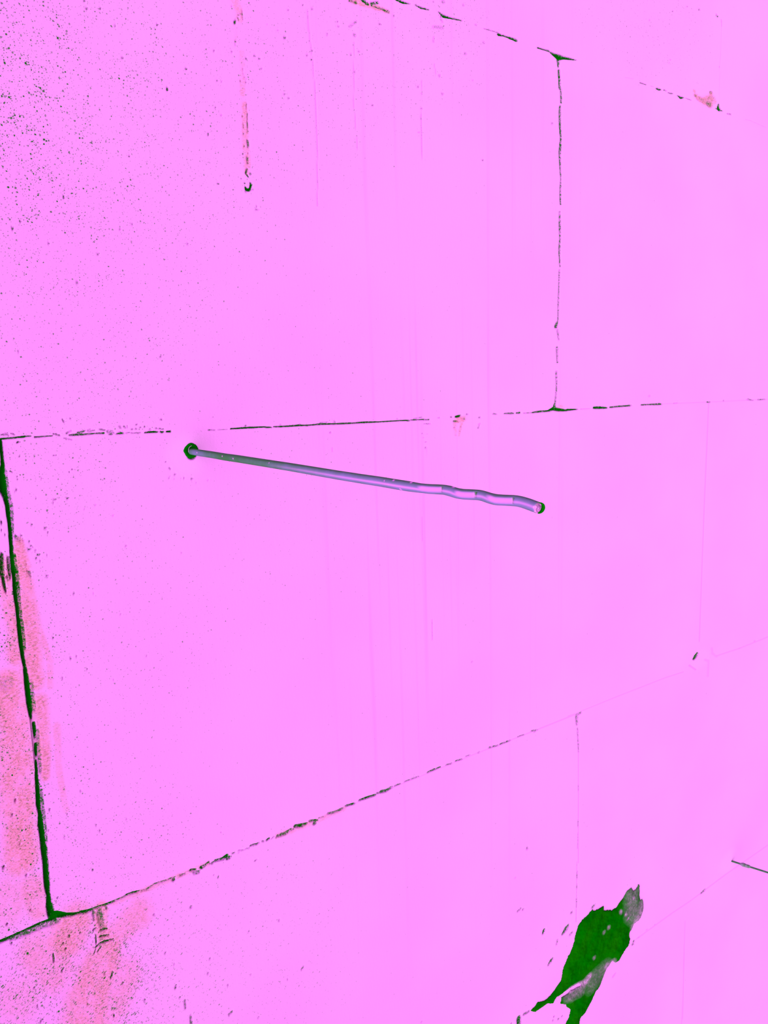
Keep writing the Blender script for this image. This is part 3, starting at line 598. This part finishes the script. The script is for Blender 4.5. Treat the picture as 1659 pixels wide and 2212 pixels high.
for i, si in enumerate(s):
    cu, cv = np.cos(th), np.sin(th)
    for f0, f1 in flats:
        if f0 < si < f1:
            t = (si - f0) / (f1 - f0)
            depth = .16 * min(1, t * 3)
            lim = 1 - depth
            k = cu > lim * .98
            # the jaw's print tilts down and ends in a sharp step
            cu = np.minimum(cu, lim)
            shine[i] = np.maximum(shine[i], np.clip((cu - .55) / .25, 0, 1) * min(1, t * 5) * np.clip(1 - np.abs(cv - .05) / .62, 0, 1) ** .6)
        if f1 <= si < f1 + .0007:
            cu = np.minimum(cu, .70); grime_shade[i] = np.where((np.cos(th) > .4) & (np.abs(cv) < .55), 3, grime_shade[i])  # step cut behind the crimp, its shade also painted into the colour
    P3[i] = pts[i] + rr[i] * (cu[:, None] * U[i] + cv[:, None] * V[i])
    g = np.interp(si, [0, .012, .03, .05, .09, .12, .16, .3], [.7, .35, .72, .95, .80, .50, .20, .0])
    turn = np.cos(th - .30)                    # shading put into the colour: dark above and below, lighter along the side
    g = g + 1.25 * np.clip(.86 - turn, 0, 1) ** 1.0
    grime_shade[i] = np.maximum(grime_shade[i], g)
    band = np.interp(si, [0, .10, .13, .19, .3], [0, 0, .35, .8, .45])  # highlight painted along the side, stronger towards the free end
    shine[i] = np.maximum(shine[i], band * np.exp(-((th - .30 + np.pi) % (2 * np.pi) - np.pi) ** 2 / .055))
# scraped bright nicks
for px, ang, ln in ((432, .1, .0012), (487, -.1, .0009), (511, .15, .0009), (589, -.2, .0006), (980, -.9, .0012), (838, -.3, .0007), (855, -.7, .0007), (892, -.85, .0012), (848, .3, .001), (872, .8, .0008)):
    s0 = s_of(px); ln *= .45
    for i in np.where(np.abs(s - s0) < ln)[0]:
        shine[i] = np.maximum(shine[i], np.exp(-((np.sin(th) - ang) / .14) ** 2) * (np.cos(th) > 0))
def tube(P3, attrs, cap=True):
    n, m = P3.shape[:2]
    vid = np.arange(n * m).reshape(n, m)
    q = np.stack([vid[:-1], np.roll(vid, -1, 1)[:-1], np.roll(vid, -1, 1)[1:], vid[1:]], -1).reshape(-1, 4)
    V_ = P3.reshape(-1, 3)
    if cap:                                    # quads to a shrunken inner ring close each end
        for ring, order in ((0, 1), (n - 1, -1)):
            c = P3[ring].mean(0); inner = c + (P3[ring] - c) * .02
            b0 = len(V_); V_ = np.concatenate([V_, inner])
            e = np.arange(m); o = np.stack([vid[ring], b0 + e, b0 + (e + 1) % m, np.roll(vid[ring], -1)], -1)
            q = np.concatenate([q, o[:, ::order]])
    return V_, q
def empty(name, loc, **props):
    o = bpy.data.objects.new(name, None); S.collection.objects.link(o); o.location = Vector([float(v) for v in loc]); o.empty_display_size = .02
    for k, v in props.items(): o[k] = v
    return o
def part(name, verts, quads, mat, root, attrs=None, **props):
    return link(name, mesh_from(name, verts - np.array(root.location), quads, attrs), mat, root, **props)

tie = empty('wall_tie', a0, label='long grey steel wire wall tie with crimped end, sticking out in the middle', category='wall tie', group='steel ties standing out of the block wall')
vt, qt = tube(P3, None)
part('shaft', vt, qt, steel, tie, dict(shine=shine, grime_shade=grime_shade))

# rough sheared end
E0, Te, Ue, Ve = pts[-1], T[-1], U[-1], V[-1]
re = rr[-1]
def stub(rings, n, wob, seed, sq=1.0):
    g = np.random.default_rng(seed)
    out = []
    for off, rad_, tilt in rings:
        ang = np.linspace(0, 2 * np.pi, n, endpoint=False)
        k = 1 + g.uniform(-wob, wob, n)
        out.append([E0 + Te * (off + tilt * math.cos(a)) + re * rad_ * kk * (math.cos(a) * Ue + sq * math.sin(a) * Ve) for a, kk in zip(ang, k)])
    return np.array(out)
st = stub([(-.0003, 1.0, 0), (.0001, .99, 0), (.0004, .82, .0003), (.0001, .52, -.0003), (.0006, .22, .0002)], 10, .06, 3)
v_, q_ = tube(st, None)
ce = part('cut_end', v_, q_, bright, tie, dict(shine=np.random.default_rng(5).uniform(0, 1, len(v_)) ** 1.5, grime_shade=np.random.default_rng(8).uniform(-.5, 1.0, len(v_))), label='bright sheared end face')
ce.data.polygons.foreach_set('use_smooth', np.zeros(len(ce.data.polygons), bool))
# dark burr left standing along the far edge of the cut
ang = np.linspace(-2.35, .35, 26) + math.pi
ang = np.linspace(0, 2 * np.pi, 40, endpoint=False)
ring = []
for k_, rad_ in ((0, .98), (.5, 1.03), (1, 1.05), (1.12, .98), (1.0, .90), (.5, .80), (0, .72)):
    ring.append([E0 + Te * (.0001 + .0009 * k_ * max(0, .15 - math.cos(a - .5)) ** .6) + re * rad_ * (math.cos(a) * Ue + math.sin(a) * Ve) for a in ang])
ring = np.array(ring)
keepa = np.cos(ang - .5) < .15
v_ = ring.reshape(-1, 3); n_, m_ = ring.shape[:2]; vid = np.arange(n_ * m_).reshape(n_, m_); qs = []
for i in range(n_):
    for j in range(m_):
        if keepa[j] and keepa[(j + 1) % m_]:
            qs.append([vid[i, j], vid[i, (j + 1) % m_], vid[(i + 1) % n_, (j + 1) % m_], vid[(i + 1) % n_, j]])
part('burr', v_, np.array(qs), dark, tie, label='dark burr round the cut')

# plug in the wall round the shaft: a shallow dark cup
def lathe(center, prof, n=48, rag=0.0, seed=1):
    g = np.random.default_rng(seed); k = 1 + rag * np.convolve(g.uniform(-1, 1, n), np.ones(3) / 3, 'same')
    out = []
    for r_, y_ in prof:
        out.append([center + np.array([r_ * math.cos(a) * kk, y_, r_ * math.sin(a) * kk]) for a, kk in zip(np.linspace(0, 2 * np.pi, n, endpoint=False), k)])
    return np.array(out)
cup = lathe(a0 + np.array([-.0004, 0, 0]), [(.0010, .0012), (.0018, .0000), (.0028, -.0005), (.0036, -.0006), (.0040, -.0004), (.0043, .0004), (.0044, .0020)], rag=.12)
v_, q_ = tube(cup, None, cap=False)
part('wall_plug', v_, q_[:, ::-1], dark, tie, label='dark plug in the drilled hole')

la = np.radians(np.linspace(95, 195, 20))  # pale arc added to stand for a glint on the shaft edge
lc = a0 + np.stack([.0023 * np.cos(la), np.full(20, -.0012), .0027 * np.sin(la) - .0001], -1)
Tl, Ul, Vl = frames(lc, np.array([0, -1.0, 0]))
tb = lc[:, None, :] + .00014 * (np.cos(th)[None, :, None] * Ul[:, None] + np.sin(th)[None, :, None] * Vl[:, None])
v_, q_ = tube(tb, None)
part('edge_glint', v_, q_, plain('pale_glint', (.4, .2, .4, 1)), tie, label='thin pale arc standing in for a glint on the shaft edge')

# ------------------------------------------------------------------ second tie, far right, mostly outside the frame
b0x, b0z = on_wall(1580, 1860)
b0 = np.array([b0x, 0, b0z])
tip2, _ = near_line(1760, 1917, b0, np.array([0, -1.0, 0]))
d2 = unit(tip2 - b0)
L2_ = np.linalg.norm(tip2 - b0)
tie2 = empty('wall_tie', b0, label='thin dark wire wall tie with a mortar lump, cut off at the lower right edge', category='wall tie', group='steel ties standing out of the block wall')
n2 = 80
tt = np.linspace(-.004, L2_, n2)
p2 = b0 + d2 * tt[:, None] + np.outer(np.sin(np.clip(tt - .12, 0, 1) * 90) * .0008, [0, 0, 1])
T2, U2, V2 = frames(p2, np.array([-1.0, 0, 0]))
tb = p2[:, None, :] + .0009 * (np.cos(th)[None, :, None] * U2[:, None] + np.sin(th)[None, :, None] * V2[:, None])
v_, q_ = tube(tb, None)
part('shaft', v_, q_, steel, tie2, dict(grime_shade=np.full(len(v_), .95)))
q0 = b0 + d2 * .0085
bl = []
g = np.random.default_rng(2)
for t_, r_ in ((0, .0008), (.0018, .0014), (.004, .0019), (.007, .0015), (.0095, .0016), (.012, .0008)):
    bl.append([q0 + d2 * t_ + r_ * (1 + g.uniform(-.22, .22)) * (math.cos(a) * U2[0] + math.sin(a) * V2[0]) for a in np.linspace(0, 2 * np.pi, 12, endpoint=False)])
v_, q_ = tube(np.array(bl), None)
part('mortar_blob', v_, q_, plain('mortar', (.10, .15, .12, 1), alt=(.22, .17, .28, 1)), tie2, label='grey mortar crust on the wire')
print('tie2 length', L2_, 'dir', d2)

# ------------------------------------------------------------------ smear of dark bitumen low on the right
OUT = [(470,705),(500,690),(545,655),(570,620),(600,605),(640,592),(642,615),(690,618),(718,605),(735,570),(765,540),(790,495),(812,478),(822,495),(835,490),(858,445),(866,465),(860,525),(868,560),(880,540),(886,580),(880,620),(868,660),(850,690),(828,705),(815,730),(803,760),(798,820),(770,865),(750,900),(735,930),(715,942),(690,935),(660,980),(640,1030),(618,1080),(590,1120),(570,1170),(545,1215),(525,1255),(500,1285),(490,1325),(455,1365),(400,1380),(380,1350),(405,1320),(425,1290),(430,1240),(410,1200),(368,1200),(380,1160),(430,1120),(500,1075),(455,1080),(400,1120),(345,1155),(330,1185),(290,1195),(250,1225),(215,1250),(190,1240),(230,1205),(280,1170),(320,1135),(350,1100),(375,1050),(385,1000),(410,930),(445,860),(460,790),(470,740)]
ox, oy, sc = CROPS['L']
poly = np.array([on_wall(ox + a / sc, oy + b / sc) for a, b in OUT])
hx, hz = .0005, .0004
gx = np.arange(poly[:, 0].min() - .004, poly[:, 0].max() + .004, hx)
gz = np.arange(poly[:, 1].min() - .004, poly[:, 1].max() + .004, hz)
GX, GZ = np.meshgrid(gx, gz)
def signed(GX, GZ, poly):
    d = np.full(GX.shape, 1e9); ins = np.zeros(GX.shape, bool)
    for (xa, za), (xb, zb) in zip(poly, np.roll(poly, -1, 0)):
        dx, dz = xb - xa, zb - za
        t = np.clip(((GX - xa) * dx + (GZ - za) * dz) / (dx * dx + dz * dz + 1e-18), 0, 1)
        d = np.minimum(d, np.hypot(GX - xa - t * dx, GZ - za - t * dz))
        c = ((za > GZ) != (zb > GZ)) & (GX < (xb - xa) * (GZ - za) / (zb - za + 1e-18) + xa)
        ins ^= c
    return np.where(ins, d, -d)
sdf = signed(GX, GZ, poly)
rng = np.random.default_rng(9)
def fbm(shape, base, octs):
    out = np.zeros(shape)
    for o in range(octs):
        st_ = max(base >> o, 1)
        g = rng.standard_normal((shape[0] // st_ + 3, shape[1] // st_ + 3))
        a = np.arange(shape[0]) / st_; b = np.arange(shape[1]) / st_
        ia, ib = a.astype(int), b.astype(int); fa = (a - ia)[:, None]; fb = (b - ib)[None]
        fa = fa * fa * (3 - 2 * fa); fb = fb * fb * (3 - 2 * fb)
        out += .55 ** o * ((g[ia][:, ib] * (1 - fa) + g[ia + 1][:, ib] * fa) * (1 - fb) + (g[ia][:, ib + 1] * (1 - fa) + g[ia + 1][:, ib + 1] * fa) * fb)
    return out
nz_ = fbm(sdf.shape, 24, 6)
def soft_line(pts, wd):
    P = [on_wall(ox + a / sc, oy + b / sc) for a, b in pts]
    d = np.full(GX.shape, 1e9)
    if len(P) == 1: P = P * 2
    for (xa, za), (xb, zb) in zip(P, P[1:]):
        dx, dz = xb - xa, zb - za
        t = np.clip(((GX - xa) * dx + (GZ - za) * dz) / (dx * dx + dz * dz + 1e-12), 0, 1)
        d = np.minimum(d, np.hypot(GX - xa - t * dx, GZ - za - t * dz))
    return np.clip(1.4 - d / wd, 0, 1)
froth = np.zeros(GX.shape)
froth = np.maximum(froth, .30 * soft_line([(812, 520), (805, 560), (800, 610), (835, 640)], .010))
froth = np.maximum(froth, .62 * soft_line([(866, 600), (850, 650), (838, 690)], .0075))
froth = np.maximum(froth, .22 * soft_line([(640, 985), (590, 1030), (560, 1060)], .009))
froth = np.maximum(froth, .85 * soft_line([(550, 1024), (517, 1070), (475, 1085), (430, 1112)], .0035))
froth = np.maximum(froth, .38 * soft_line([(500, 1095), (470, 1115), (420, 1140)], .006))
froth = np.maximum(froth, .6 * soft_line([(692, 948), (655, 965)], .0045))
for q_, k in (((660, 718), .5), ((632, 748), .35), ((568, 902), .3), ((775, 660), .9), ((735, 622), .8), ((815, 537), .9), ((762, 632), .7)):
    froth = np.maximum(froth, k * soft_line([q_], .0020))
mask = sdf + .0011 * nz_ * .8
mask[(froth > .8) & (nz_ > 1.0)] = -1
inside = mask > 0
cell = inside[:-1, :-1] & inside[1:, :-1] & inside[:-1, 1:] & inside[1:, 1:]
height = .0004 + .0022 * np.clip(sdf / .010, 0, 1) ** .6 + .0005 * nz_ * np.clip(sdf / .004, 0, 1)
height *= 1 - .5 * soft_line([(650, 960), (560, 1020), (500, 1080)], .012)
height = np.clip(height, .0003, .005)
vid = np.arange(GX.size).reshape(GX.shape)
qf = np.stack([vid[:-1, :-1], vid[:-1, 1:], vid[1:, 1:], vid[1:, :-1]], -1)[cell]
used = np.unique(qf); rem = -np.ones(GX.size, int); rem[used] = np.arange(len(used))
top = np.stack([GX, -height, GZ], -1).reshape(-1, 3)[used]
bot = np.stack([GX, np.full(GX.shape, .0003), GZ], -1).reshape(-1, 3)[used]
qf = rem[qf]; k = len(used)
# rim faces close the smear against the wall
e = np.concatenate([qf[:, [0, 1]], qf[:, [1, 2]], qf[:, [2, 3]], qf[:, [3, 0]]])
es = set(map(tuple, e.tolist()))
rim = [[b, a, a + k, b + k] for a, b in es if (b, a) not in es]
qall = np.concatenate([qf, qf[:, ::-1] + k, np.array(rim)])
N = Nodes('bitumen')
fr = N.attr('froth')
nn1 = N.noise(N.coords(), 500, 4, .65)
nn2 = N.noise(N.coords((1, 1, 1)), 60, 3, .6)
f = N.math('MULTIPLY', fr, N.ramp(nn1, .35, .68, .45, 1.25), clamp=True)
cc = N.mix(N.ramp(nn2, .35, .7), GREEN, (0.004, 0.118, 0.0, 1))
cc = N.mix(f, cc, (0.62, 0.215, 0.62, 1))
d = N.n('BsdfDiffuse'); N.put(d.inputs['Color'], cc)
b = N.n('Bump'); b.inputs['Strength'].default_value = .3; b.inputs['Distance'].default_value = .001
N.put(b.inputs['Height'], nn1); N.put(d.inputs['Normal'], b.outputs[0])
N.put(N.out.inputs['Surface'], d.outputs[0])
cen = np.array([poly[:, 0].mean(), 0, poly[:, 1].mean()])
fv = froth.reshape(-1)[used]
sm = link('bitumen_smear', mesh_from('bitumen_smear', np.concatenate([top, bot]) - cen, qall, dict(froth=np.concatenate([fv, fv]))), N.m,
          label='ragged dark green smear stuck low on the right of the block wall', category='smear')
sm.location = Vector(cen.tolist())
print('smear verts', 2 * k)
